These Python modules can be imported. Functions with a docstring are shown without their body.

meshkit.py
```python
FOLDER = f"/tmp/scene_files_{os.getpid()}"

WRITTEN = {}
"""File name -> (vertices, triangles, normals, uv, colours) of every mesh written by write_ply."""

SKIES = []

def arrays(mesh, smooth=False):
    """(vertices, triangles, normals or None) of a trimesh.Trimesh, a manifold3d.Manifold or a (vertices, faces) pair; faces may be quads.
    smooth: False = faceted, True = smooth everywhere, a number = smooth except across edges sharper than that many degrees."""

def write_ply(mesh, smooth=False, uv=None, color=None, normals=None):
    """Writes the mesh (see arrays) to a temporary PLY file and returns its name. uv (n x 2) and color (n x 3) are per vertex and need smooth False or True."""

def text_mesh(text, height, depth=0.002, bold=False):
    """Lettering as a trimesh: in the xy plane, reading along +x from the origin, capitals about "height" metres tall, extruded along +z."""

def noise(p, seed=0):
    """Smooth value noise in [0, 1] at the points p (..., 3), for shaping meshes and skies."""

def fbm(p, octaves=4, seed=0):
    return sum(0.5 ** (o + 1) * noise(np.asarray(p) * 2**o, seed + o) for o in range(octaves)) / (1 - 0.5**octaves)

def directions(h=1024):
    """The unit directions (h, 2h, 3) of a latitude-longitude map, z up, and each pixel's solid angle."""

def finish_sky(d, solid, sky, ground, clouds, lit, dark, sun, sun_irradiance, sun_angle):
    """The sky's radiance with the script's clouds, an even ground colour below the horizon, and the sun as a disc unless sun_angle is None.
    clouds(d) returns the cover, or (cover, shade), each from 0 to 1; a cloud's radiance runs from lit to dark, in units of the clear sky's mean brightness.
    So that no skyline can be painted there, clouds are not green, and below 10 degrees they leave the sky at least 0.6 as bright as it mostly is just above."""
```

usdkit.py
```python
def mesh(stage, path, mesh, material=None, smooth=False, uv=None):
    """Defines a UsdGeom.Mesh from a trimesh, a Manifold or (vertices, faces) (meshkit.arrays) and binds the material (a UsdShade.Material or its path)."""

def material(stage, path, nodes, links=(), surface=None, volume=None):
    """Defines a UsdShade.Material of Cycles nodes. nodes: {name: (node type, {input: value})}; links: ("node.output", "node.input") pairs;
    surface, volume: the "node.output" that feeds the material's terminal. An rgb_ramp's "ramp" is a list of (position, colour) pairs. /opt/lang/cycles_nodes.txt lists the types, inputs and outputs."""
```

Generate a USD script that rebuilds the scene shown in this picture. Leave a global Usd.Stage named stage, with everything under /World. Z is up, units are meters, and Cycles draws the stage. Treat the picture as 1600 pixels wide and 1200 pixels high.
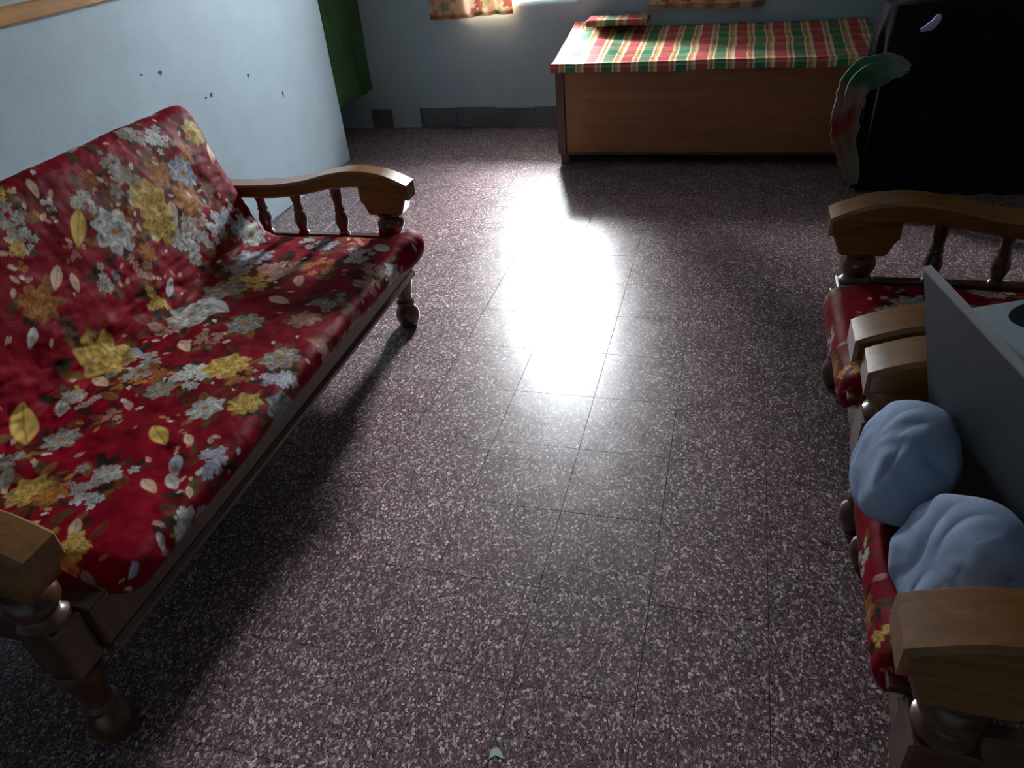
import math, random, numpy as np, trimesh, usdkit, manifold3d as m3
from meshkit import fbm, noise
from pxr import Usd, UsdGeom, UsdLux, UsdShade, Sdf, Gf, Vt
stage = Usd.Stage.CreateInMemory()
UsdGeom.Xform.Define(stage, '/World'); UsdGeom.Scope.Define(stage, '/World/Looks')

# ------------------------------------------------------------------ camera, daylight, exposure
F, PITCH, ROLL, YAW, EYE = 1175.0, .6012, -.1005, .3150, (0, 0, 1.632)
cam = UsdGeom.Camera.Define(stage, '/World/camera')
cam.CreateHorizontalApertureAttr(36.0); cam.CreateFocalLengthAttr(36.0 * F / 1600)
cam.CreateVerticalApertureAttr(27.0); cam.CreateClippingRangeAttr(Gf.Vec2f(.05, 200))
cam.CreateExposureAttr(0.0)
fw = np.array([-math.sin(YAW) * math.cos(PITCH), math.cos(YAW) * math.cos(PITCH), -math.sin(PITCH)])
r0 = np.array([math.cos(YAW), math.sin(YAW), 0]); u0 = np.cross(r0, fw)
rr = math.cos(ROLL) * r0 + math.sin(ROLL) * u0; uu = -math.sin(ROLL) * r0 + math.cos(ROLL) * u0
UsdGeom.Xformable(cam).AddTransformOp().Set(Gf.Matrix4d(*[float(x) for x in (*rr, 0, *uu, 0, *(-fw), 0, *EYE, 1)]))

def rect_light(name, loc, w, h, rot, color, intensity):
    L = UsdLux.RectLight.Define(stage, '/World/' + name)
    L.CreateWidthAttr(w); L.CreateHeightAttr(h); L.CreateColorAttr(Gf.Vec3f(*color)); L.CreateIntensityAttr(intensity)
    x = UsdGeom.Xformable(L); x.AddTranslateOp().Set(Gf.Vec3d(*loc)); x.AddRotateXYZOp().Set(Gf.Vec3f(*rot))
    return L
# open sky seen from the window between the sunshade and the yard wall (faces -Y, into the room)
# brighter towards the hidden sun on the left, duller on the right
rect_light('window_daylight', (-2.425, 7.06, 2.17), 2.85, .52, (-90, 0, 0), (.92, .96, 1.0), 540)
rect_light('window_daylight_side', (.05, 7.06, 2.17), 2.1, .52, (-90, 0, 0), (.88, .94, 1.0), 240)
dome = UsdLux.DomeLight.Define(stage, '/World/sky'); dome.CreateIntensityAttr(13.0); dome.CreateColorAttr(Gf.Vec3f(.75, .87, 1.0))

# ------------------------------------------------------------------ helpers
def numbered(path):
    if not stage.GetPrimAtPath(path): return path
    k = 1
    while stage.GetPrimAtPath(f'{path}_{k:03d}'): k += 1
    return f'{path}_{k:03d}'
def tag(p, label=None, cat=None, group=None, kind=None):
    p = p.GetPrim() if hasattr(p, 'GetPrim') else p
    for k, v in (('label', label), ('category', cat), ('group', group), ('kind', kind)):
        if v: p.SetCustomDataByKey(k, v)
    return p
def thing(name, label, cat, loc=(0, 0, 0), rotz=0, group=None, kind=None):
    x = UsdGeom.Xform.Define(stage, numbered('/World/' + name))
    x.AddTranslateOp().Set(Gf.Vec3d(*map(float, loc))); x.AddRotateZOp().Set(float(rotz))
    return tag(x, label, cat, group, kind)
def obj(name, mesh, mat, parent=None, smooth=30, label=None, cat=None, kind=None, colors=None, group=None):
    base = str(parent.GetPath()) if parent else '/World'
    m = usdkit.mesh(stage, numbered(base + '/' + name), mesh, mat, smooth=smooth)
    if colors is not None:
        UsdGeom.PrimvarsAPI(m).CreatePrimvar('print', Sdf.ValueTypeNames.Color3fArray, 'vertex').Set(Vt.Vec3fArray.FromNumpy(np.asarray(colors, np.float32)))
    return tag(m, label, cat, group, kind)
def struct(name, mesh, mat, parent=None, smooth=30):
    return obj(name, mesh, mat, parent, smooth, kind=None if parent else 'structure')
def dup(root, loc, rotz, label, group=None):
    was = root.GetCustomData()
    nm = root.GetName(); nm = nm[:-4] if nm[-4:-3] == '_' and nm[-3:].isdigit() else nm
    r = thing(nm, label, was['category'], loc, rotz, group or was.get('group'))
    r.GetReferences().AddInternalReference(root.GetPath()); r.SetInstanceable(True)
    tag(r, label, was['category'], group or was.get('group'))
    return r
cat = trimesh.util.concatenate
def box(x0, x1, y0, y1, z0, z1, c=.003):
    lo, hi = np.array([x0, y0, z0], float), np.array([x1, y1, z1], float)
    if c <= 0:
        b = trimesh.creation.box(hi - lo); b.apply_translation((lo + hi) / 2); return b
    pts = []
    for sx in (0, 1):
        for sy in (0, 1):
            for sz in (0, 1):
                k = np.where([sx, sy, sz], hi, lo); d = np.where([sx, sy, sz], -c, c)
                for a in range(3):
                    q = k + d; q[a] = k[a]; pts.append(q)
    return trimesh.convex.convex_hull(np.array(pts))
def lathe(prof, seg=28):
    return trimesh.creation.revolve(np.array(prof, float), sections=seg)
def slab(poly, w, b=.006, axis='y'):
    """closed polygon (x,z) extruded over width w along y with bevelled edges"""
    P = np.array(poly, float); n = len(P)
    if np.sum(P[:, 0] * np.roll(P[:, 1], -1) - np.roll(P[:, 0], -1) * P[:, 1]) < 0: P = P[::-1]
    e = np.roll(P, -1, 0) - P; e /= np.linalg.norm(e, axis=1)[:, None] + 1e-12
    nin = np.stack([-e[:, 1], e[:, 0]], 1)
    nv = nin + np.roll(nin, 1, 0); nv /= np.maximum((nv ** 2).sum(1) / 2, .5)[:, None]
    Q = P + nv * b
    L = [(Q, -w / 2), (P, -w / 2 + b), (P, w / 2 - b), (Q, w / 2)]
    v = np.vstack([np.stack([p[:, 0], np.full(n, y), p[:, 1]], 1) for p, y in L]); f = []
    for k in range(3):
        for i in range(n):
            j = (i + 1) % n; a, b_, c, d = k * n + i, k * n + j, (k + 1) * n + j, (k + 1) * n + i
            f += [[a, c, b_], [a, d, c]]
    from shapely.geometry import Polygon
    tv, tf = trimesh.creation.triangulate_polygon(Polygon(Q), engine='earcut')
    from scipy.spatial import cKDTree
    mp = cKDTree(Q).query(tv)[1]; tf = mp[tf]
    f += [list(t) for t in tf] + [[t[0] + 3 * n, t[2] + 3 * n, t[1] + 3 * n] for t in tf]
    m = trimesh.Trimesh(v, np.array(f), process=False); m.fix_normals(); return m
def curve(pts, n=40):
    from scipy.interpolate import PchipInterpolator
    p = np.array(pts, float); x = np.linspace(p[0, 0], p[-1, 0], n)
    return np.stack([x, PchipInterpolator(p[:, 0], p[:, 1])(x)], 1)
def at(m, x=0, y=0, z=0, rx=0, ry=0, rz=0):
    m = m.copy(); T = trimesh.transformations.euler_matrix(rx, ry, rz); T[:3, 3] = (x, y, z); m.apply_transform(T); return m
def grid_mesh(P):
    a, b = P.shape[:2]; i = np.arange(a * b).reshape(a, b)
    q = np.stack([i[:-1, :-1], i[1:, :-1], i[1:, 1:], i[:-1, 1:]], -1).reshape(-1, 4)
    return P.reshape(-1, 3), q
def M(name, nodes, links, surface='p.BSDF'):
    return usdkit.material(stage, '/World/Looks/' + name, nodes, links, surface=surface)

# ------------------------------------------------------------------ materials
def plain(name, color, rough=.6, spec=.4, bumps=None, extra=None, var=.0):
    nodes = {'p': ('principled_bsdf', dict(base_color=color, roughness=rough, specular_ior_level=spec, **(extra or {})))}
    links = []
    if var:
        nodes |= {'g': ('geometry', {}), 'n': ('noise_texture', dict(scale=4.0, detail=5.0, roughness=.6)),
                  'r': ('rgb_ramp', {'ramp': [(.3, tuple(c * (1 - var) for c in color)), (.7, tuple(min(1, c * (1 + var)) for c in color))]})}
        links += [('g.position', 'n.vector'), ('n.fac', 'r.fac'), ('r.color', 'p.base_color')]
    if bumps:
        nodes |= {'gb': ('geometry', {}), 'nb': ('noise_texture', dict(scale=bumps[0], detail=4.0)), 'b': ('bump', dict(strength=bumps[1], distance=bumps[2]))}
        links += [('gb.position', 'nb.vector'), ('nb.fac', 'b.height'), ('b.normal', 'p.normal')]
    return M(name, nodes, links)
wall_paint = plain('pale_blue_wall_paint', (.42, .535, .585), .55, .3, (35, .25, .004), var=.05)
ceil_paint = plain('white_ceiling_paint', (.86, .88, .88), .8, .2)
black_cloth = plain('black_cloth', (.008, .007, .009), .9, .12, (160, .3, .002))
pale_cloth = plain('pale_blue_cotton', (.33, .425, .60), .85, .15, (300, .25, .001), var=.06)
board_mat = plain('grey_board', (.095, .115, .122), .55, .25, var=.05)
board_edge = plain('pale_board_edge', (.42, .43, .43), .6, .3)
white_plastic = plain('white_plastic', (.50, .60, .66), .35, .5)
black_plastic = plain('black_plastic', (.01, .012, .015), .15, .5)
blue_plastic = plain('blue_print', (.03, .12, .45), .3, .5)
concrete = plain('concrete', (.35, .34, .32), .85, .2, (25, .3, .004), var=.15)
scuff_mat = plain('bare_plaster', (.10, .12, .13), .9, .1)
pane_mat = plain('pale_picture', (.42, .47, .48), .3, .5)
green_cloth = plain('dark_green_cloth', (.045, .105, .040), .85, .15, (40, .3, .004), var=.2)
skirt_mat = plain('grey_skirting', (.12, .125, .13), .35, .5, (60, .1, .002), var=.3)
scrap_mat = plain('pale_paper', (.45, .55, .55), .7, .2)
def wood(name, dark, light, rough=.28, coat=.4, axis=(1.2, 14, 14)):
    return M(name, {'t': ('texture_coordinate', {}), 'm': ('mapping', dict(scale=axis)), 'n': ('noise_texture', dict(scale=2.5, detail=6.0, roughness=.6, distortion=1.2)),
        'r': ('rgb_ramp', {'ramp': [(.3, dark), (.5, tuple((a + b) / 2 for a, b in zip(dark, light))), (.7, light)]}),
        'b': ('bump', dict(strength=.08, distance=.002)),
        'p': ('principled_bsdf', dict(roughness=rough, specular_ior_level=.5, coat_weight=coat, coat_roughness=.12))},
        [('t.object', 'm.vector'), ('m.vector', 'n.vector'), ('n.fac', 'r.fac'), ('r.color', 'p.base_color'), ('n.fac', 'b.height'), ('b.normal', 'p.normal')])
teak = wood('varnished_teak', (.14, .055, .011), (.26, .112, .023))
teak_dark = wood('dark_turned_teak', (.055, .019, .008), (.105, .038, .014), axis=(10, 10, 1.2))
chest_wood = wood('brown_laminate', (.22, .078, .022), (.31, .12, .038), .5, .05, axis=(.8, 10, 10))
chest_dark = wood('dark_brown_edge', (.06, .022, .02), (.10, .038, .03), .4, .1)
frame_wood = wood('orange_frame_wood', (.38, .16, .03), (.62, .30, .07), .35, .3, axis=(10, 1.2, 10))
def printed(name, rough=.55, spec=.35, sheen=.0, trans=0.0, bumps=(220, .25, .0015), coat=0.0):
    nodes = {'a': ('attribute', dict(attribute='print')), 'g': ('geometry', {}), 'n': ('noise_texture', dict(scale=bumps[0], detail=3.0)), 'b': ('bump', dict(strength=bumps[1], distance=bumps[2])),
             'p': ('principled_bsdf', dict(roughness=rough, specular_ior_level=spec, sheen_weight=sheen, coat_weight=coat, coat_roughness=.3))}
    links = [('a.color', 'p.base_color'), ('g.position', 'n.vector'), ('n.fac', 'b.height'), ('b.normal', 'p.normal')]
    if trans:
        nodes |= {'t': ('translucent_bsdf', {}), 'x': ('mix_closure', dict(fac=trans))}
        links += [('a.color', 't.color'), ('p.BSDF', 'x.closure1'), ('t.BSDF', 'x.closure2')]
    return M(name, nodes, links, 'x.closure' if trans else 'p.BSDF')
floral = printed('red_floral_print', .55, .05)
plaid = printed('plaid_print', .75, .2)
curtain_mat = printed('peach_curtain_print', .8, .1, trans=.07)
# terrazzo: plum cement with angular stone chips
def terrazzo(name, tone):
    T = lambda c: tuple(x * tone * k for x, k in zip(c, (1.48, 1.30, 1.27)))
    return M(name, {'g': ('geometry', {}), 'o': ('object_info', {}),
        'w': ('noise_texture', dict(scale=70.0, detail=2.0)), 'wm': ('vector_math', dict(math_type='multiply_add', vector2=(.012, .012, .0), vector3=(0, 0, 0))),
        'm1': ('mapping', dict(scale=(1.25, .95, .02), rotation=(0, 0, .35))), 'm2': ('mapping', dict(scale=(1.6, .8, .02), rotation=(0, 0, -1.0))),
        'v1': ('voronoi_texture', dict(scale=118.0)), 'e1': ('voronoi_texture', dict(scale=118.0, feature='distance_to_edge')),
        'v2': ('voronoi_texture', dict(scale=120.0)), 'e2': ('voronoi_texture', dict(scale=120.0, feature='distance_to_edge')),
        's1': ('separate_color', {}), 's2': ('separate_color', {}),
        'c1': ('rgb_ramp', {'ramp': [(0, T((.085, .062, .068))), (.34, T((.125, .095, .102))), (.58, T((.20, .16, .168))), (.76, T((.33, .285, .29))), (.92, T((.50, .455, .45)))], 'interpolate': False}),
        'c2': ('rgb_ramp', {'ramp': [(0, T((.075, .052, .060))), (.40, T((.115, .085, .094))), (.66, T((.24, .20, .205))), (.86, T((.42, .37, .375)))], 'interpolate': False}),
        'k1': ('map_range', dict(from_min=.05, from_max=.12, clamp=True)), 'k2': ('map_range', dict(from_min=.05, from_max=.12, clamp=True)),
        'x1': ('mix', {}), 'x2': ('mix', {}), 'cov': ('math', dict(math_type='greater_than', value2=.52)),
        'L': ('noise_texture', dict(scale=1.6, detail=3.0)), 'Lr': ('rgb_ramp', {'ramp': [(.3, (.85, .85, .85)), (.7, (1.12, 1.1, 1.1))]}),
        'mul': ('mix', dict(mix_type='multiply', fac=1.0)),
        'rn': ('noise_texture', dict(scale=9.0, detail=4.0)), 'rr': ('map_range', dict(from_min=.3, from_max=.7, to_min=.27, to_max=.34)),
        'p': ('principled_bsdf', dict(specular_ior_level=.45))},
        [('g.position', 'w.vector'), ('w.color', 'wm.vector1'), ('g.position', 'wm.vector3'), ('wm.vector', 'm1.vector'), ('wm.vector', 'm2.vector'),
         ('m1.vector', 'v1.vector'), ('m1.vector', 'e1.vector'), ('m2.vector', 'v2.vector'), ('m2.vector', 'e2.vector'),
         ('v1.color', 's1.color'), ('v2.color', 's2.color'), ('s1.r', 'c1.fac'), ('s2.g', 'c2.fac'),
         ('e1.distance', 'k1.value'), ('e2.distance', 'k2.value'), ('k1.result', 'x1.fac'), ('c1.color', 'x1.color2'),
         ('k2.result', 'x2.fac'), ('c2.color', 'x2.color2'), ('x2.color', 'x1.color1'),
         ('g.position', 'L.vector'), ('L.fac', 'Lr.fac'), ('x1.color', 'mul.color1'), ('Lr.color', 'mul.color2'), ('mul.color', 'p.base_color'),
         ('g.position', 'rn.vector'), ('rn.fac', 'rr.value'), ('rr.result', 'p.roughness')])
terr = [terrazzo('terrazzo_tile_%s' % n, t) for n, t in (('plain', 1.0), ('pale', 1.06), ('deep', .94))]
grout = plain('dark_joint', (.085, .066, .07), .8, .2)

# ------------------------------------------------------------------ the room
XL, XR, YB, YF, ZC = -2.61, 2.9, 5.6, -1.9, 2.9
rng = random.Random(7)
floor = thing('floor', None, None, kind='structure')
obj('bedding', box(-4.4, XR + .1, YF - .2, YB + .25, -.12, -.012, 0), grout, floor, False)
T, FX, FY = .3, -.436 * 1.2 - .0, 1.729 * 1.2          # joint lines measured in the photograph (units of 0.3 m tiles)
FX = -.4365 * 1.632; FY = 1.729 * 1.632
i0, i1 = math.floor((XL - FX) / T) - 1, math.ceil((1.55 - FX) / T); j0, j1 = math.floor((.55 - FY) / T), math.ceil((YB - FY) / T)
outer = []
for i in range(i0 - 5, math.ceil((XR - FX) / T)):
    for j in range(math.floor((YF - FY) / T), j1):
        x0, y0 = FX + i * T, FY + j * T
        x1, y1 = min(x0 + T, XR), min(y0 + T, YB - .002)
        if x1 - x0 < .02 or y1 - y0 < .02: continue
        dz = rng.uniform(-.0001, .0001)
        b = box(x0 + .0006, x1 - .0006, y0 + .0006, y1 - .0006, -.012, dz, .0003)
        # kept as single pieces where the camera can see them
        d = np.array([x0 + .15, y0 + .15, 0]) - np.array(EYE); z = d @ fw
        px, py = 800 + F * (d @ rr) / z, 600 - F * (d @ uu) / z
        if z > 0 and -120 < px < 1720 and -60 < py < 1330 and x0 > XL - .4: obj('tile', b, terr[rng.choice((0, 0, 1, 2))], floor, False)
        else: outer.append(b)
tag(obj('outer_tiles', cat(outer), terr[0], floor, False), kind='stuff')

TW = .23
WX0, WX1, WZ0, WZ1 = -1.86, -1.09, .87, 2.05     # the window
def wall_with_holes(x0, x1, z0, z1, holes):
    w = m3.Manifold.cube([x1 - x0, TW, z1 - z0]).translate([x0, YB, z0])
    for hx0, hx1, hz0, hz1 in holes:
        w = w - m3.Manifold.cube([hx1 - hx0, TW + .2, hz1 - hz0]).translate([hx0, YB - .1, hz0])
        # worn, rounded lower and side edges of the opening
        c = m3.Manifold.cube([hx1 - hx0, .1, .1]).translate([hx0, YB - .05, hz0 - .05]) - m3.Manifold.cylinder(hx1 - hx0 + 2, .05, .05, 48).rotate([0, 90, 0]).translate([hx0 - 1, YB + .05, hz0 - .05])
        w = w - (c ^ m3.Manifold.cube([hx1 - hx0, .05, .05]).translate([hx0, YB, hz0 - .05]))
    return w
WX2 = (-.52, .06, .90, 2.05)
struct('wall_back', wall_with_holes(-4.4, XR + .2, 0, ZC, [(WX0, WX1, WZ0, WZ1), WX2]), wall_paint, smooth=25)
lw = thing('wall_left', None, None, kind='structure')
DY = 4.83
obj('plaster', cat([box(XL - .15, XL, YF, DY, 0, ZC, .008), box(XL - .15, XL, DY - .01, YB + .02, 2.1, ZC, 0)]), wall_paint, lw)
def blob(r, n, seed):
    q = random.Random(seed); a = np.linspace(0, 2 * math.pi, n, endpoint=False)
    from shapely.geometry import Polygon
    m = trimesh.creation.extrude_polygon(Polygon([(r[0] * math.cos(t) * q.uniform(.5, 1.1), r[1] * math.sin(t) * q.uniform(.5, 1.1)) for t in a]), .0016, engine='earcut')
    return m
for k, (y, z, ry, rz) in enumerate([(3.176, .972, .016, .012), (3.5, .789, .012, .012), (3.45, .785, .012, .006), (4.165, .623, .007, .020), (3.867, .798, .016, .010), (2.37, .70, .006, .005), (3.05, .99, .008, .005)]):
    b = blob((ry, rz), 11, k); obj('scuff', at(b, XL, y, z, math.pi / 2, 0, math.pi / 2), scuff_mat, lw, False)
struct('wall_right', box(XR, XR + .15, YF, YB, 0, ZC, 0), wall_paint, smooth=False)
struct('wall_front', box(-4.4, XR + .2, YF - .15, YF, 0, ZC, 0), wall_paint, smooth=False)
struct('ceiling', box(-4.4, XR + .2, YF - .2, YB + .3, ZC, ZC + .12, 0), ceil_paint, smooth=False)
# dim passage behind the curtained doorway in the left wall
struct('wall_passage', cat([box(-4.4, -4.3, YF, YB, 0, ZC, 0), box(-4.4, XL - .15, 3.4, 3.5, 0, ZC, 0)]), wall_paint, smooth=False)
# skirting tiles along the back wall with the plastered gap the photograph shows
sk = thing('baseboard_back', None, None, kind='structure')
xs = [(-2.755, -2.585)] + [(x, min(x + .303, 2.85)) for x in np.arange(-2.345, 2.7, .305)]
for k, (a, b) in enumerate(xs):
    obj('skirting_tile', box(a, b, YB - .014 - .002 * (k % 2), YB + .002, .001, .148 + .004 * ((k * 7) % 3 - 1), .003), skirt_mat, sk)
# window 1: wooden frame set back in the opening; window 2: closed shutters behind its curtain
w1 = thing('window_1', None, None, kind='structure')
fy0, fy1 = YB + .165, YB + .215
obj('frame_stile', box(WX0, WX0 + .05, fy0, fy1, WZ0, WZ1), teak_dark, w1); obj('frame_stile', box(WX1 - .035, WX1, fy0, fy1, WZ0, WZ1), teak_dark, w1)
obj('frame_rail', box(WX0 + .05, WX1 - .035, fy0, fy1, WZ0 - .03, WZ0 + .008), teak_dark, w1); obj('frame_rail', box(WX0 + .05, WX1 - .035, fy0, fy1, WZ1 - .05, WZ1), teak_dark, w1)
w2 = thing('window_2', None, None, kind='structure')
obj('shutter', box(WX2[0], (WX2[0] + WX2[1]) / 2 - .002, fy0, fy1 - .01, WX2[2] - .01, WX2[3]), teak_dark, w2); obj('shutter', box((WX2[0] + WX2[1]) / 2 + .002, WX2[1], fy0, fy1 - .01, WX2[2] - .01, WX2[3]), teak_dark, w2)
struct('sunshade', box(-4.0, 1.6, YB + TW, 7.04, 2.44, 2.54, 0), concrete, smooth=False)
struct('veranda_column', box(-2.20, -1.72, 6.55, 6.85, -.5, 2.44, .01), concrete)
struct('yard_ground', box(-8, 8, YB + TW + .02, 16, -.6, -.5, 0), concrete, smooth=False)

# ------------------------------------------------------------------ printed cloth
COL = dict(y=(.60, .40, .10), w=(.55, .54, .50), g=(.36, .32, .27), b=(.40, .41, .46), o=(.42, .16, .04), p=(.46, .24, .19), k=(.62, .42, .27))
RED, RED2 = np.array((.235, .002, .014)), np.array((.15, .0015, .008))
MOT = "r 2.135 .315 .069 y,r 1.924 .289 .07 w,c 2.093 .392 .064 g,r 2.359 .339 .056 b,r 2.253 .38 .05 o,r 2.114 .231 .062 y,c 2.189 .154 .068 w,c 2.178 .082 .041 w,l 1.813 .351 .056 y,c 1.774 .451 .025 w,c 1.637 .459 .05 g,c 1.64 .387 .035 w,r 1.596 .383 .023 y,c 2.352 .477 .048 w,r 2.545 .444 .047 y,c 2.096 .489 .034 g,c 1.971 .451 .032 o,c 1.9 .41 .045 g,l 2.567 .349 .042 k,l 1.637 .262 .037 k,l 1.676 .222 .029 k,c 1.785 .187 .042 g,c 1.569 .344 .019 o,r 1.987 .178 .034 o,c 1.918 .151 .043 p,c 1.69 .526 .031 y,l 1.778 .511 .029 k,r 2.429 .246 .029 p,c 2.019 .315 .029 o,l 2.193 .238 .042 k,c 1.741 .301 .021 p,c 2.431 .408 .04 o,r 1.895 -.109 .074 w,c 1.821 -.067 .057 p,c 1.826 -.114 .051 g,r 1.58 -.005 .08 y,c 1.579 -.123 .076 g,c 1.523 -.21 .052 o,l 1.638 -.065 .047 b,r 1.608 -.429 .065 y,c 1.539 -.362 .058 w,r 1.671 -.579 .055 g,c 1.575 -.622 .052 b,r 1.853 -.345 .056 g,l 1.96 -.152 .08 w,c 2.15 -.19 .079 y,c 2.242 -.215 .075 p,r 2.082 -.119 .071 g,r 1.397 -.495 .048 w,r 1.437 -.598 .043 y,l 1.267 -.439 .049 y,c 1.2 -.633 .046 b,l 1.111 -.588 .032 w,l 1.087 -.539 .032 k,l 1.228 -.024 .071 y,r 1.212 -.161 .046 g,r 1.012 -.24 .052 y,r 1.014 -.304 .04 o,c 1.092 -.359 .053 g,c 1.103 -.423 .045 w,l .922 -.457 .031 k,l 1.703 -.212 .041 k,l 1.473 -.077 .04 k,c 1.559 -.508 .042 o,c 1.377 -.079 .052 g,c 1.557 -.325 .048 w,l .944 -.679 .021 w,l .851 -.674 .02 b,c .747 -.645 .021 p,l 2.022 -.379 .047 k,c 2.274 -.4 .059 o,l 2.168 -.377 .043 p,c 2.394 -.504 .061 w,l 2.458 -.584 .047 w,c 2.193 -.646 .048 p,c 2.042 -.567 .052 g,r 1.906 -.54 .049 p,c 1.75 -.272 .042 p,r 1.463 -.297 .041 g,l 1.332 -.055 .035 w,c 1.328 -.236 .034 p,c 1.477 -.162 .026 o,c 1.108 -.086 .044 g,l 1.26 -.536 .026 k"
MOT = [(a[0], float(a[1]), float(a[2]), float(a[3]), a[4]) for a in (m.split() for m in MOT.split(','))]
def floral_colors(y, s, motifs, seed):
    """print colour at cloth coordinates (y across, s along)"""
    q = np.stack([y, s, np.zeros_like(y)], -1); t = np.clip(fbm(q * 6, 3, 5) * 1.6 - .3, 0, 1)[..., None]
    C = RED * t + RED2 * (1 - t)
    rg = random.Random(seed)
    def paint(mask, w, col):
        C[mask] = C[mask] * (1 - w[:, None]) + w[:, None] * col
    def near(cy, cs, r):
        dy, ds = y - cy, s - cs; m = dy * dy + ds * ds < (r * 1.25) ** 2; return m, dy[m], ds[m]
    def petal(cy, cs, r, col, n=5, ph=0., core=True, depth=.26):
        m, a, b = near(cy, cs, r)
        if not m.any(): return
        d = np.hypot(a, b) / r; th = np.arctan2(b, a) + ph
        R = 1 - depth * (1 - np.abs(np.cos(n * th / 2))) + .05 * np.sin(13 * th + 5 * ph)
        w = np.clip((R - d) / .10, 0, 1); col = np.array(col)
        fold = .5 + .5 * np.cos(n * th + 2.2 * np.sin(6 * d)); sh = (.62 + .38 * fold) * (.62 + .5 * np.clip(d / R, 0, 1))
        ring = np.abs(((d / R) * 2.3 + .22 * np.sin(n * th)) % 1 - .5) < .13
        cc = col * sh[:, None]; cc[ring & (d > .25)] *= .66
        if core: k = d < .24; cc[k] = np.array((.40, .20, .03)) * (.5 + d[k, None] * 2.5)
        paint(m, w, cc)
    def cluster(cy, cs, r, col):
        for _ in range(max(5, int(9 * min(r / .04, 1.5)))):
            a, d = rg.uniform(0, 6.28), r * math.sqrt(rg.random()) * .85
            k = np.array(col) * rg.uniform(.75, 1.25)
            petal(cy + d * math.cos(a), cs + d * math.sin(a), max(.009, r * rg.uniform(.24, .38)), k, 5, rg.uniform(0, 6), False, .42)
    def leaf(cy, cs, r, col, ang, asp=.42):
        m, a, b = near(cy, cs, r * 1.05)
        if not m.any(): return
        u, v = (a * math.cos(ang) + b * math.sin(ang)) / r, (-a * math.sin(ang) + b * math.cos(ang)) / r
        half = asp * np.clip(1 - u * u, 0, 1) ** .8 * (1 + .25 * u)
        w = np.clip((half - np.abs(v)) / .07, 0, 1); c = np.array(col) * (.72 + .4 * np.clip(.5 + v / asp / 2, 0, 1))[:, None]
        c[np.abs(v) < .035] *= .6; paint(m, w, c)
    # dull foliage and shadow sprays printed under each flower, then the flowers themselves
    motifs = [(k, cy, cs, r * 1.22, c) for k, cy, cs, r, c in motifs]
    for k, cy, cs, r, c in motifs:
        if k in 'rc' and r > .03:
            for _ in range(13):
                a = rg.uniform(0, 6.28); d = r * rg.uniform(.55, 1.35)
                leaf(cy + d * math.cos(a), cs + d * math.sin(a), r * rg.uniform(.35, .65), rg.choice([(.06, .012, .012), (.10, .05, .016), (.16, .03, .015), (.03, .018, .014), (.20, .085, .025), (.12, .02, .015)]), a + rg.uniform(-.6, .6))
    for k, cy, cs, r, c in sorted(motifs, key=lambda m: 'lcr'.index(m[0])):
        col = COL[c]
        if k == 'r':
            petal(cy, cs, r * 1.0, [x * .8 for x in col], 7, rg.uniform(0, 6)); petal(cy, cs, r * .66, col, 6, rg.uniform(0, 6))
        elif k == 'c': cluster(cy, cs, r, col)
        else: leaf(cy, cs, r, col, rg.uniform(.5, 1.3) if k == 'l' else 0)
    for _ in range(int(len(motifs) * 2.2)):
        k, cy, cs, r, c = rg.choice(motifs); a = rg.uniform(0, 6.28); d = r * rg.uniform(1.0, 2.0)
        leaf(cy + d * math.cos(a), cs + d * math.sin(a), rg.uniform(.008, .018), COL[rg.choice('kkpow')], rg.uniform(0, 3.1), .5)
    return C
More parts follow.
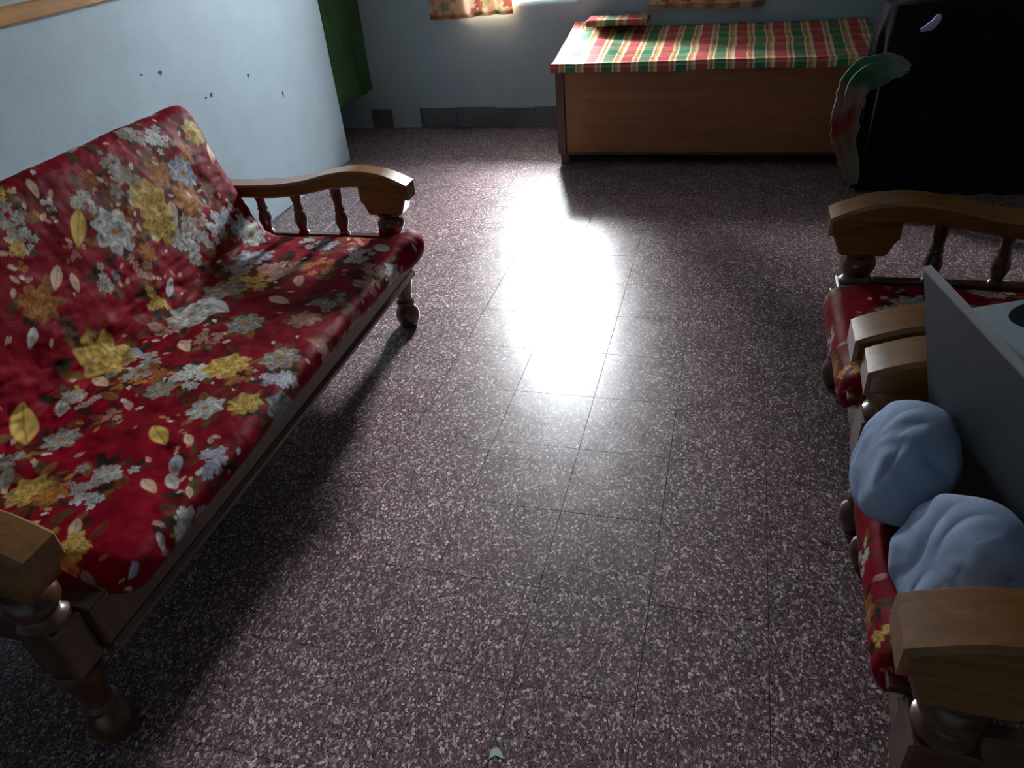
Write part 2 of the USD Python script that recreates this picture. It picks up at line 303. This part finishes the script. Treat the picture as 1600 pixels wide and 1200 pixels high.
def random_motifs(y0, y1, s0, s1, n, seed, avoid=()):
    rg = random.Random(seed); out = []
    for _ in range(n * 30):
        if len(out) >= n: break
        k = rg.choice('rrccl'); r = rg.uniform(.035, .07) if k != 'l' else rg.uniform(.025, .05)
        cy, cs = rg.uniform(y0, y1), rg.uniform(s0, s1)
        if all(math.hypot(cy - m[1], cs - m[2]) > (r + m[3]) * .85 for m in list(avoid) + out): out.append((k, cy, cs, r, rg.choice('ywgbopww')))
    return out

def cover(y0, y1, prof, junction, motifs, seed, nu, nv, wrap=.09, skirt=.13, amp=.010, off=0.0, folds=()):
    """loose cover: a profile (x,z) swept along y, rounded down over both ends; returns (vertices, quads), colours. Local sofa axes, y absolute for the print = y + off."""
    P = np.array(prof, float); seg = np.r_[0, np.cumsum(np.linalg.norm(np.diff(P, axis=0), axis=1))]
    from scipy.interpolate import PchipInterpolator
    tt = np.linspace(0, seg[-1], nv); x = PchipInterpolator(seg, P[:, 0])(tt); z = PchipInterpolator(seg, P[:, 1])(tt)
    dx, dz = np.gradient(x), np.gradient(z); l = np.hypot(dx, dz); N = np.stack([dz / l, np.zeros(nv), -dx / l], 1)   # outward (towards the sitter)
    s = tt - seg[junction]
    quarter = wrap * math.pi / 2; ext = quarter + skirt; uu_ = np.linspace(y0 + wrap - ext, y1 - wrap + ext, nu)
    yy, inn = np.zeros(nu), np.zeros(nu)
    for i, u in enumerate(uu_):
        e = max(y0 + wrap - u, u - (y1 - wrap), 0); sg = -1 if u < (y0 + y1) / 2 else 1; base = y0 + wrap if sg < 0 else y1 - wrap
        if e == 0: yy[i] = u
        elif e < quarter: yy[i] = base + sg * wrap * math.sin(e / wrap); inn[i] = wrap * (1 - math.cos(e / wrap))
        else: yy[i] = base + sg * wrap; inn[i] = wrap + (e - quarter)
    U, S = np.meshgrid(uu_, s, indexing='ij')
    q = np.stack([U * 1.0, S, np.zeros_like(U)], -1)
    near_j = np.exp(-(S / .10) ** 2)
    d = amp * (fbm(q * np.array([7, 7, 1]), 4, seed) - .5) * 2 + amp * .8 * (np.abs(fbm(q * np.array([5, 16, 1]), 3, seed + 9) - .5) * 4 - .5) * (.35 + near_j)
    for (fy, fs, ang, wid, hgt, ln) in folds:
        a = (U - fy) * math.cos(ang) + (S - fs) * math.sin(ang); b = -(U - fy) * math.sin(ang) + (S - fs) * math.cos(ang)
        d += hgt * np.exp(-(b / wid) ** 2) * np.exp(-(a / ln) ** 4)
    X = np.stack([np.broadcast_to(x, U.shape), np.broadcast_to(yy[:, None], U.shape), np.broadcast_to(z, U.shape)], -1)
    lim = np.interp(s, [.30, .50], [1.0, .22])
    X = X + N[None] * (d - inn[:, None] * lim[None])[..., None]
    v, f = grid_mesh(X)
    return (v, f), floral_colors((U + off).ravel(), S.ravel(), motifs, seed)

# ------------------------------------------------------------------ turned teak sofas
ARM_TOP = [(-.90, .640), (-.62, .645), (-.46, .662), (-.32, .694), (-.22, .705), (-.12, .695), (-.04, .668), (0, .648)]
ARM_BOT = [(-.90, .590), (-.62, .590), (-.46, .606), (-.32, .633), (-.22, .640), (-.12, .626), (-.04, .600), (0, .588)]
def build_sofa(root, a, aw, rx):
    y_in = a - aw / 2
    arm = np.vstack([curve(ARM_TOP, 44), curve(ARM_BOT, 44)[::-1]])
    for sg in (-1, 1):
        y = sg * a
        obj('armrest', at(slab(arm, aw, .009), 0, y), teak, root)
        blk = [(-.21, .64), (-.21, .585), (-.195, .565), (-.185, .535), (-.175, .525), (-.045, .525), (-.035, .535), (-.025, .565), (-.01, .60), (-.012, .615)]
        obj('arm_bracket', at(slab(blk, aw * .86, .006), 0, y), teak, root)
        post = [(0, .405), (.050, .405), (.052, .415), (.052, .425), (.040, .432), (.036, .44), (.046, .452), (.054, .47), (.055, .485), (.047, .503), (.040, .508), (.048, .516), (.052, .524), (.052, .53), (0, .53)]
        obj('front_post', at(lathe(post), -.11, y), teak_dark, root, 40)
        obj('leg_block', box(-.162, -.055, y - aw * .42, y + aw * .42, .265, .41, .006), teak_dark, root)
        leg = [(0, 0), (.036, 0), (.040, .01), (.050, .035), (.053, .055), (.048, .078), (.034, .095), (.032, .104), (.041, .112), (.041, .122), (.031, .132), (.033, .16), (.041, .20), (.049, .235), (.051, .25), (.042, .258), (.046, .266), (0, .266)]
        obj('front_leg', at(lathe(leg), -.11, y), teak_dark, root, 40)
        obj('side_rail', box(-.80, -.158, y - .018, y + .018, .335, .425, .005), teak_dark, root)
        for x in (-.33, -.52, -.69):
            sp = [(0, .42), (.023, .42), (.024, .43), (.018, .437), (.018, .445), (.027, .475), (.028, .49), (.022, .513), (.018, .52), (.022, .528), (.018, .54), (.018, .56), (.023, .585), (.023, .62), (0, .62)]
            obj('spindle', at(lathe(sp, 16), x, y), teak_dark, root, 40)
        bp = [(-.82, 0), (-.765, 0), (-.775, .40), (-.80, .50), (-.965, .925), (-1.02, .925), (-.86, .50), (-.835, .38)]
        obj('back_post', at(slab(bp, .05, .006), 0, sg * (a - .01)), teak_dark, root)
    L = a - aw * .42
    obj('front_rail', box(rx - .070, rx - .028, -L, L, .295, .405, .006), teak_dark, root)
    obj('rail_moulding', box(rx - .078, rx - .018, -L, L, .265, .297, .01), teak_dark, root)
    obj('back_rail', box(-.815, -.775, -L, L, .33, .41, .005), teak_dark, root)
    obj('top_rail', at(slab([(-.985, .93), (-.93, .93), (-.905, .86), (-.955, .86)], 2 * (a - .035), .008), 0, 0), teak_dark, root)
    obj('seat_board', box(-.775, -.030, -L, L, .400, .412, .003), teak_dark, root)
    n = max(2, int(2 * a / .30))
    for k in range(n):
        y = -a + (k + .5) * 2 * a / n
        obj('back_slat', at(slab([(-.805, .41), (-.790, .41), (-.915, .86), (-.93, .86)], .06, .003), 0, y), teak_dark, root)
    w = y_in - .012
    def cushion(x0, x1, z0, z1, rot=0):
        c = m3.Manifold.hull(m3.Manifold.batch_hull([m3.Manifold.sphere(.02, 16).translate([x, y, z]) for x in (x0, x1) for y in (-w, w) for z in (z0, z1)]))
        return c
    cu = plain('seat_foam', (.25, .22, .15), .9, .1) if not stage.GetPrimAtPath('/World/Looks/seat_foam') else UsdShade.Material.Get(stage, '/World/Looks/seat_foam')
    return w

def upholster(root, gm, col, nu, nv):
    """splits the cover grid at the crease into the seat cushion and the backrest"""
    V = gm[0].reshape(nu, nv, 3); C = col.reshape(nu, nv, 3); z, x = V[nu // 2, :, 2], V[nu // 2, :, 0]
    j = int(np.argmin(np.abs(x + .655) + (z > .6)))
    for nm, a, b in (('seat_cushion', 0, j + 1), ('backrest', j, nv)):
        obj(nm, grid_mesh(V[:, a:b]), floral, root, True, colors=C[:, a:b].reshape(-1, 3))
LX = -1.20; LY = (2.65 + .71) / 2; LA = (2.65 - .71) / 2
sofa = thing('sofa', 'long varnished wooden sofa with turned spindles along the pale blue wall', 'sofa', (LX, LY, 0))
build_sofa(sofa, LA, .095, 0)
PROF_L = [(.006, .378), (.016, .405), (.010, .430), (-.02, .449), (-.10, .452), (-.35, .452), (-.60, .452), (-.655, .470), (-.685, .53), (-.76, .72), (-.835, .90), (-.868, .958), (-.905, .978), (-.945, .965), (-.972, .92), (-.965, .80), (-.93, .70)]
mots = MOT + random_motifs(.75, 2.6, -.74, .75, 60, 3, MOT)
folds = [(1.12, -.66, 0, .07, .040, .36), (.86, -.68, .2, .05, .02, .12), (2.56, -.67, 0, .08, -.022, .14), (2.36, .22, 1.18, .020, .020, .20), (2.42, .30, 1.25, .03, -.018, .22), (2.2, -.04, .05, .02, .016, .25), (1.75, -.06, -.15, .022, .014, .35), (2.35, -.30, .75, .018, .014, .18), (2.2, -.47, .6, .018, .010, .2), (1.45, -.55, 1.2, .02, .012, .15), (1.1, -.5, 1.0, .02, .012, .2), (2.0, -.25, .5, .03, -.010, .3)]
cm, cc = cover(.80 - LY, 2.612 - LY, PROF_L, 7, mots, 11, 520, 360, wrap=.075, off=LY, folds=folds)
upholster(sofa, cm, cc, 520, 360)

CX, CYA, CYB, CA = .318, 2.065, 1.202, .365
chA = thing('armchair', 'farther of the two dark wooden armchairs on the right, white packet on its arm', 'armchair', (CX, CYA, 0), 180)
build_sofa(chA, CA, .122, -.045)
PROF_R = [(-.020, .350), (-.012, .38), (-.020, .425), (-.055, .449), (-.12, .452), (-.35, .452), (-.60, .452), (-.655, .470), (-.685, .53), (-.76, .72), (-.835, .90), (-.868, .958), (-.905, .978), (-.945, .965), (-.972, .92), (-.965, .80), (-.93, .70)]
ma = random_motifs(-.42, .42, -.75, .70, 46, 21)
cmA, ccA = cover(-.296, .296, PROF_R, 7, ma, 21, 230, 300, wrap=.05, skirt=.02, amp=.008)
upholster(chA, cmA, ccA, 230, 300)
dup(chA, (CX, CYB, 0), 177.6, 'nearer dark wooden armchair on the right, with pale blue cushions and a grey board')

# ------------------------------------------------------------------ wooden chest under the window
KX0, KX1, KY0, KY1 = -1.072, .745, 4.742, 5.575
ch = thing('storage_chest', 'long brown wooden storage chest against the back wall under the windows', 'chest', (0, 0, 0))
obj('front_panel', box(KX0 + .055, KX1 - .055, KY0 + .006, KY0 + .024, .085, .592, .003), chest_wood, ch)
obj('front_stile', box(KX0, KX0 + .054, KY0, KY0 + .03, .07, .595, .004), chest_dark, ch); obj('front_stile', box(KX1 - .054, KX1, KY0, KY0 + .03, .07, .595, .004), chest_dark, ch)
obj('bottom_rail', box(KX0 + .055, KX1 - .055, KY0 + .002, KY0 + .03, .066, .084, .003), chest_dark, ch)
obj('side_panel', box(KX0, KX0 + .02, KY0 + .031, KY1, .07, .595, .003), chest_wood, ch); obj('side_panel', box(KX1 - .02, KX1, KY0 + .031, KY1, .07, .595, .003), chest_wood, ch)
obj('back_panel', box(KX0 + .021, KX1 - .021, KY1 - .018, KY1, .07, .595, .002), chest_wood, ch)
obj('bottom_board', box(KX0 + .021, KX1 - .021, KY0 + .031, KY1 - .019, .07, .085, .002), chest_dark, ch)
obj('lid', box(KX0 - .012, KX1 + .012, KY0 - .012, KY1, .596, .616, .005), chest_dark, ch)
for x in (KX0 + .04, KX1 - .04):
    for y in (KY0 + .05, KY1 - .05):
        obj('foot', box(x - .03, x + .03, y - .03, y + .03, 0, .069, .004), chest_dark, ch)
def plaid_colors(x, y):
    G, R, Y, C, Wt = (.03, .20, .08), (.48, .045, .055), (.55, .33, .06), (.70, .64, .46), (.72, .72, .66)
    def stripes(t):
        t = (t % 1.0); out = np.zeros(t.shape + (3,))
        for a, b, c in ((0, .30, R), (.30, .34, C), (.34, .40, Y), (.40, .43, R), (.43, .49, C), (.49, .77, G), (.77, .82, C), (.82, .85, R), (.85, .92, Y), (.92, 1.01, C)):
            m = (t >= a) & (t < b); out[m] = c
        return out
    A = stripes((x + .671) / .218); B = stripes((y + .03) / .30)
    return A * .80 + B * .20
def sheet_cover():
    nx, ny = 330, 190
    x = np.linspace(KX0 - .022, KX1 + .016, nx); t = np.linspace(-.075, 1, ny)
    X, Tt = np.meshgrid(x, t, indexing='ij'); D = KY1 - KY0 - .006
    Y = KY0 - .014 + np.maximum(Tt, 0) * D
    rise = .045 * np.clip((Tt - .15) / .85, 0, 1) ** 1.3 + .05 * np.exp(-((X - KX0) / .35) ** 2) * np.clip((Tt - .1) / .9, 0, 1)
    q = np.stack([X * 5, Y * 5, X * 0], -1); lump = (fbm(q, 4, 3) - .45) * .022
    Z = .621 + rise + np.maximum(lump, -.001)
    hem = np.clip(-Tt / .075, 0, 1)
    hang = .052 + .010 * (noise(np.stack([X * 7, X * 0, X * 0], -1), 4) - .5)
    Z = np.where(Tt < 0, .621 + np.maximum(lump, -.001) - hem * hang + .004, Z)
    Y = np.where(Tt < 0, KY0 - .014 - .012 * np.sin(np.minimum(hem * 2, 1) * 1.57) - .006 * noise(np.stack([X * 16, Tt * 9, X * 0], -1), 8), Y)
    wob = .012 * (noise(np.stack([X * 3, Y * 6, X * 0], -1), 6) - .5)
    return grid_mesh(np.stack([X, Y, Z], -1)), plaid_colors((X + wob).ravel(), (np.where(Tt < 0, KY0 - .014 + Tt * D, Y)).ravel())
g, c = sheet_cover()
pc = thing('chest_cover', 'plaid cloth in red, green and cream stripes spread over the wooden chest', 'cloth cover')
obj('cloth', g, plaid, pc, True, colors=c)
def pad(x0, x1, y0, y1, z0, z1, seed, n=50):
    s = m3.Manifold.batch_hull([m3.Manifold.sphere((z1 - z0) / 2, 20).translate([x, y, (z0 + z1) / 2]) for x in (x0, x1) for y in (y0, y1)]).refine_to_length(.018)
    v = np.array(s.to_mesh().vert_properties[:, :3]); f = np.array(s.to_mesh().tri_verts)
    v += (fbm(v * 9, 3, seed)[:, None] - .5) * np.array([.012, .012, .012])
    return (v, f)
fp = pad(-.97, -.60, 5.34, 5.52, .716, .757, 5)
fc = thing('folded_cloth', 'small dark folded plaid cloth on the back left corner of the chest', 'folded cloth')
obj('cloth', fp, plaid, fc, True, colors=plaid_colors(fp[0][:, 0] * .8 + .12, fp[0][:, 1] + fp[0][:, 2] * 2) * .55)

# ------------------------------------------------------------------ curtains
def curtain(x0, x1, z0, z1, y, seed, wob=.018, waves=5.2, slope=0.0):
    nx, nz = 150, 170
    X, Z = np.meshgrid(np.linspace(x0, x1, nx), np.linspace(z0, z1, nz), indexing='ij')
    t = (X - x0) / (x1 - x0)
    Y = y + wob * np.sin(t * waves * 6.28 + 1.3 * noise(np.stack([X * 4, Z * 2, X * 0], -1), seed)) + .012 * (noise(np.stack([X * 9, Z * 3, X * 0], -1), seed + 1) - .5)
    low = np.clip(1 - (Z - z0) / .12, 0, 1)
    Zb = Z + low * (.016 * (noise(np.stack([t * 5, t * 0, t * 0], -1), seed + 2) - .5) + slope * t)
    base = np.empty(X.shape + (3,)); base[:] = (.70, .42, .26)
    k = np.clip(fbm(np.stack([X * 6, Z * 6, X * 0], -1), 3, seed) * 2 - .5, 0, 1)[..., None]; base = base * (1 - k) + np.array((.78, .55, .38)) * k
    rg = random.Random(seed)
    for _ in range(34):
        cx, cz, r = rg.uniform(x0, x1), rg.uniform(z0, z1) if rg.random() < .6 else rg.uniform(z0, z0 + .15), rg.uniform(.018, .05)
        th = np.arctan2(Z - cz, X - cx); d = np.hypot(X - cx, Z - cz) / (r * (1 + .25 * np.cos(5 * th + cx * 20)))
        col = np.array(rg.choice([(.50, .14, .07), (.42, .10, .06), (.58, .26, .12), (.34, .32, .14), (.62, .38, .2)]))
        w = np.clip((1 - d) / .2, 0, 1)[..., None]; base = base * (1 - w) + col * w
    hemm = (Z - z0) < .028; base[hemm] *= np.array((.62, .5, .45))
    return grid_mesh(np.stack([X, Y, Zb], -1)), base.reshape(-1, 3)
for nm, (x0, x1, z0, zz), lab, sd in (('curtain', (-2.15, -1.535, .768, .02), 'peach floral curtain left of the bright window gap', 3), ('curtain', (-.60, .125, .772, -.012), 'reddish floral curtain above the middle of the plaid chest', 8)):
    t = thing(nm, lab, 'curtain')
    g, c = curtain(x0, x1, z0, 2.15, YB - .05, sd, slope=zz)
    obj('cloth', g, curtain_mat, t, True, colors=c)
    obj('rod', at(trimesh.creation.cylinder(.009, x1 - x0 + .2, sections=16), (x0 + x1) / 2, YB - .05, 2.16, 0, math.pi / 2), teak_dark, t)
    for x in (x0 - .08, x1 + .08): obj('rod_bracket', box(x - .01, x + .01, YB - .062, YB + .002, 2.145, 2.175, .002), teak_dark, t)
# green curtain hanging in the doorway of the left wall
gy0, gy1, gz0 = DY + .01, YB - .02, .30
Yg, Zg = np.meshgrid(np.linspace(gy0, gy1, 120), np.linspace(gz0, 2.1, 90), indexing='ij')
Xg = XL - .105 + .011 * np.sin((Yg - gy0) * 42 + 1.2 * noise(np.stack([Yg * 5, Zg * 2, Yg * 0], -1), 2)) + .01 * noise(np.stack([Yg * 12, Zg * 4, Yg * 0], -1), 5)
gc = thing('door_curtain', 'dark green curtain hanging in the doorway beside the pale blue left wall', 'curtain')
obj('cloth', grid_mesh(np.stack([Xg, Yg, Zg], -1)), green_cloth, gc, True)
obj('rod', at(trimesh.creation.cylinder(.01, gy1 - gy0, sections=16), XL - .1, (gy0 + gy1) / 2, 2.09, math.pi / 2), teak_dark, gc)

# picture frame on the left wall (only its lower edge is in the photograph)
pf = thing('picture_frame', 'orange wooden frame with a pale panel hanging on the left wall above the sofa', 'frame')
py0, py1, pz0, pz1, bw = 1.75, 3.12, 1.303, 2.05, .062
for (a, b, c_, d) in ((py0, py1, pz0, pz0 + bw), (py0, py1, pz1 - bw, pz1)): obj('frame_rail', box(XL + .001, XL + .03, a, b, c_, d, .006), frame_wood, pf)
for (a, b) in ((py0, py0 + bw), (py1 - bw, py1)): obj('frame_stile', box(XL + .001, XL + .028, a, b, pz0 + bw, pz1 - bw, .006), frame_wood, pf)
obj('panel', box(XL + .003, XL + .012, py0 + bw - .003, py1 - bw + .003, pz0 + bw - .003, pz1 - bw + .003, .001), pane_mat, pf)

# ------------------------------------------------------------------ things on the right chairs
def slab3(P, thick):
    """thin plate through three corners P0 (origin), P1, P2"""
    P = np.array(P, float); u, v = P[1] - P[0], P[2] - P[0]; n = np.cross(u, v); n /= np.linalg.norm(n)
    m = box(0, 1, 0, 1, 0, 1, 0); q = m.vertices.copy(); m.vertices = P[0] + q[:, :1] * u + q[:, 1:2] * v + (q[:, 2:] - .5) * thick * n
    m.fix_normals(); return m
B0, B1 = np.array((.496, 1.485, .462)), np.array((.372, 1.425, .948)); wdir = np.array((.125, -.50, -.012))
bd = thing('board', 'flat grey board standing on edge behind the pale blue cushions', 'board')
obj('panel', slab3([B0, B0 + wdir, B1], .012), board_mat, bd, False)
e = .006
up = (B1 - B0) / np.linalg.norm(B1 - B0); wd = wdir / np.linalg.norm(wdir)
obj('edge_strip', slab3([B1, B1 + wdir, B1 + up * .006], .014), board_edge, bd, False)
def pillow(w, d, t, seed):
    """stuffed cushion: pinched corners, soft pleats running in from the seam"""
    n = 90; u = np.linspace(-1, 1, n); U, V = np.meshgrid(u, u, indexing='ij')
    X = U * w / 2 * (1 - .10 * np.abs(V) ** 2 * (1 - .9 * U ** 6)) ; Y = V * d / 2 * (1 - .10 * np.abs(U) ** 2 * (1 - .9 * V ** 6))
    k = .30; sq = np.sqrt(np.clip(1 - k * (U * V) ** 2 * 2.2, .4, 1)); X, Y = X * sq, Y * sq
    h = (np.clip(1 - U ** 4, 0, 1) * np.clip(1 - V ** 4, 0, 1)) ** .5 * t / 2
    th = np.arctan2(V, U); rad = np.clip(np.maximum(np.abs(U), np.abs(V)), 0, 1)
    pl = (noise(np.stack([np.cos(th) * 4.5, np.sin(th) * 4.5, U * 0], -1), seed) - .5) * .010 * rad ** 2 + (fbm(np.stack([U * 1.3, V * 1.3, U * 0], -1), 2, seed + 2) - .5) * .025
    pl += (np.abs(noise(np.stack([U * 1.6 + V, V * 3.2 - U, U * 0], -1), seed + 4) - .5) - .25) * .012
    g = np.clip(h / t * 4, 0, 1)
    v1, f1 = grid_mesh(np.stack([X, Y, h + pl * g], -1)); v2, f2 = grid_mesh(np.stack([X, Y, -h * .85 + pl * g * .5], -1))
    m = trimesh.Trimesh(np.vstack([v1, v2]), np.vstack([np.vstack([f1[:, [0, 1, 2]], f1[:, [0, 2, 3]]]), np.vstack([f2[:, [0, 2, 1]], f2[:, [0, 3, 2]]]) + len(v1)]), process=False)
    m.merge_vertices(); return m
p1 = at(pillow(.255, .28, .15, 3), 0, 0, 0, 0, -1.30, .0)
p2 = at(pillow(.255, .27, .15, 9), 0, 0, 0, 0, -1.22, .12)
def cushion_thing(m, loc, label):
    t = thing('cushion', label, 'cushion', loc); obj('case', m, pale_cloth, t, True); return t
cushion_thing(p1, (.386, 1.294, .582), 'pale blue cushion leaning on the grey board, behind the other one')
cushion_thing(p2, (.438, 1.028, .578), 'pale blue cushion in front, resting by the nearest chair arm')
# white packet on the two middle arms
from shapely.geometry import Polygon, Point
pk = thing('packet', 'white flat packet with a black oval and blue mark lying on the chair arms', 'packet', (.735, 1.625, .708), 24)
obj('case', m3.Manifold.batch_hull([m3.Manifold.sphere(.016, 16).translate([x, y, .017]) for x in (-.16, .18) for y in (-.14, .11)]), white_plastic, pk, 40)
el = trimesh.creation.extrude_polygon(Polygon([(.11 * math.cos(a) - .01, .065 * math.sin(a) + .035) for a in np.linspace(0, 6.28, 40)[:-1]]), .0015, engine='earcut')
obj('black_oval', at(el, 0, 0, .033), black_plastic, pk, False, label='black oval print')
obj('blue_mark', box(-.115, .02, -.075, -.045, .0325, .0342, .0005), blue_plastic, pk, False, label='blue printed mark')

# ------------------------------------------------------------------ black draped furniture at the far right, with a bunched cloth at its corner
def drape(x0, x1, y0, y1, h, seed, r=.09, fold=.03, waves=26):
    nu, nv = 360, 120; per = []
    P = []
    th = np.linspace(0, 2 * math.pi, nu)
    for i, t in enumerate(th):
        c, s = math.cos(t), math.sin(t); e = 5.0
        k = (abs(c) ** e + abs(s) ** e) ** (-1 / e); P.append((c * k, s * k))
    P = np.array(P); cx, cy, hx, hy = (x0 + x1) / 2, (y0 + y1) / 2, (x1 - x0) / 2, (y1 - y0) / 2
    v = np.linspace(0, 1, nv); X = np.zeros((nu, nv, 3))
    for j, t in enumerate(v):
        if t < .3: k = t / .3; sc_, z = k * .96, h - .05 * k ** 4
        else: k = (t - .3) / .7; sc_, z = .96 + .04 * min(1, k * 6) , (h - .05) * (1 - k) + .004
        f = np.zeros(nu) if t < .3 else fold * min(1, (t - .3) * 3) * (np.sin(th * waves + 3 * noise(np.stack([th * 2, th * 0 + t * 1.5, th * 0], -1), seed)) * .5 + noise(np.stack([np.cos(th) * 5, np.sin(th) * 5, th * 0 + t * 2], -1), seed + 3) - .3)
        X[:, j, 0] = cx + P[:, 0] * (hx * sc_ + f - fold); X[:, j, 1] = cy + P[:, 1] * (hy * sc_ + f - fold); X[:, j, 2] = z
    X[..., 2] += (fbm(X * 4, 3, seed) - .5) * .06 * np.clip(X[..., 2] / h * 2 - 1, 0, 1)[...]
    return grid_mesh(X)
bk = thing('draped_furniture', 'tall piece of furniture under a black cloth at the right end of the chest', 'covered furniture')
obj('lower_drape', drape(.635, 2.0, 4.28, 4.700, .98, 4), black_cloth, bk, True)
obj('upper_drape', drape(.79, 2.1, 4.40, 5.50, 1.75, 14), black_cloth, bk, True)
# bunched plaid end hanging from under the black cloth
path = curve([(0, 0), (1, 1)], 2)
cl = np.array([(.80, 4.262, .64), (.72, 4.245, .665), (.635, 4.235, .645), (.578, 4.23, .585), (.558, 4.23, .46), (.565, 4.23, .33), (.605, 4.235, .20), (.640, 4.24, .075)])
from scipy.interpolate import CubicSpline
ts = np.linspace(0, len(cl) - 1, 150); cp = CubicSpline(np.arange(len(cl)), cl)(ts)
wd_ = np.interp(ts, [0, 1, 2, 3, 5, 7], [.034, .050, .066, .062, .056, .026])
n = 64; th = np.linspace(0, 2 * math.pi, n); tan = np.gradient(cp, axis=0); tan /= np.linalg.norm(tan, axis=1)[:, None]
a1 = np.cross(tan, (0, 1, 0)); a1 /= np.linalg.norm(a1, axis=1)[:, None]; a2 = np.cross(tan, a1)
R = wd_[:, None] * (1 + .26 * np.sin(th * 6 + ts[:, None] * .7)[:] + .30 * (noise(np.stack([np.cos(th) * 1.6 + 0 * ts[:, None], np.sin(th) * 1.6 + 0 * ts[:, None], ts[:, None] * .9 + 0 * th], -1), 6) - .5))
G = cp[:, None] + a1[:, None] * (R * np.cos(th))[..., None] + a2[:, None] * (R * .55 * np.sin(th))[..., None]
zz = ts[:, None] + .25 * np.cos(th) + .3 * noise(np.stack([np.cos(th) * 2 + 0 * ts[:, None], np.sin(th) * 2 + 0 * ts[:, None], ts[:, None] + 0 * th], -1), 2)
hc = np.zeros(zz.shape + (3,)); hc[:] = (.42, .30, .20)
for lo, hi, col in ((-1, 1.2, (.42, .50, .42)), (1.2, 2.3, (.16, .34, .20)), (2.3, 3.0, (.05, .22, .09)), (3.0, 3.5, (.45, .30, .22)), (3.5, 4.1, (.48, .34, .26)), (4.1, 4.8, (.46, .06, .05)), (4.8, 5.6, (.42, .22, .14))):
    hc[(zz >= lo) & (zz < hi)] = col
hc[(np.cos(th) > .75)[None] & (zz > 3)] = (.46, .44, .36)
hc = hc[:, :]
from scipy.ndimage import gaussian_filter
hc = gaussian_filter(hc, (2.5, 2.0, 0)) * .40
G += (fbm(G * 16, 3, 12)[..., None] - .5) * np.array([.035, .012, .03])
hg = thing('hanging_cloth', 'bunched cloth in pale green and dull red hanging at the black drape corner', 'cloth')
obj('cloth', grid_mesh(G), plaid, hg, True, colors=hc.reshape(-1, 3))

# small pale scrap on the floor near the bottom of the picture
ps = thing('paper_scrap', 'tiny pale torn scrap lying on the terrazzo floor', 'scrap', (-.399, .845, .0008), 20)
obj('scrap', trimesh.creation.extrude_polygon(Polygon([(-.018, -.012), (-.004, -.004), (.016, -.016), (.010, .004), (.002, .014), (-.012, .010)]), .001, engine='earcut'), scrap_mat, ps, False)

# a pale lilac fold of cloth lying on the black drape
lc = np.array([(.895, 4.262, .895), (.885, 4.256, .865), (.862, 4.254, .842), (.825, 4.255, .828)])
lp = CubicSpline(np.arange(4), lc)(np.linspace(0, 3, 40)); lw = np.interp(np.linspace(0, 3, 40), [0, .4, 2, 3], [.006, .016, .020, .007]); la = np.linspace(0, 2 * math.pi, 20)
lt = np.gradient(lp, axis=0); lt /= np.linalg.norm(lt, axis=1)[:, None]; l1 = np.cross(lt, (0, 1, 0)); l1 /= np.linalg.norm(l1, axis=1)[:, None]; l2 = np.cross(lt, l1)
lg = lp[:, None] + l1[:, None] * (lw[:, None] * np.cos(la))[..., None] + l2[:, None] * (lw[:, None] * .5 * np.sin(la))[..., None]
lf = thing('lilac_cloth', 'small pale lilac fold of cloth on the upper part of the black drape', 'cloth')
obj('cloth', grid_mesh(lg), plain('lilac_cotton', (.42, .34, .55), .85, .15), lf, True)
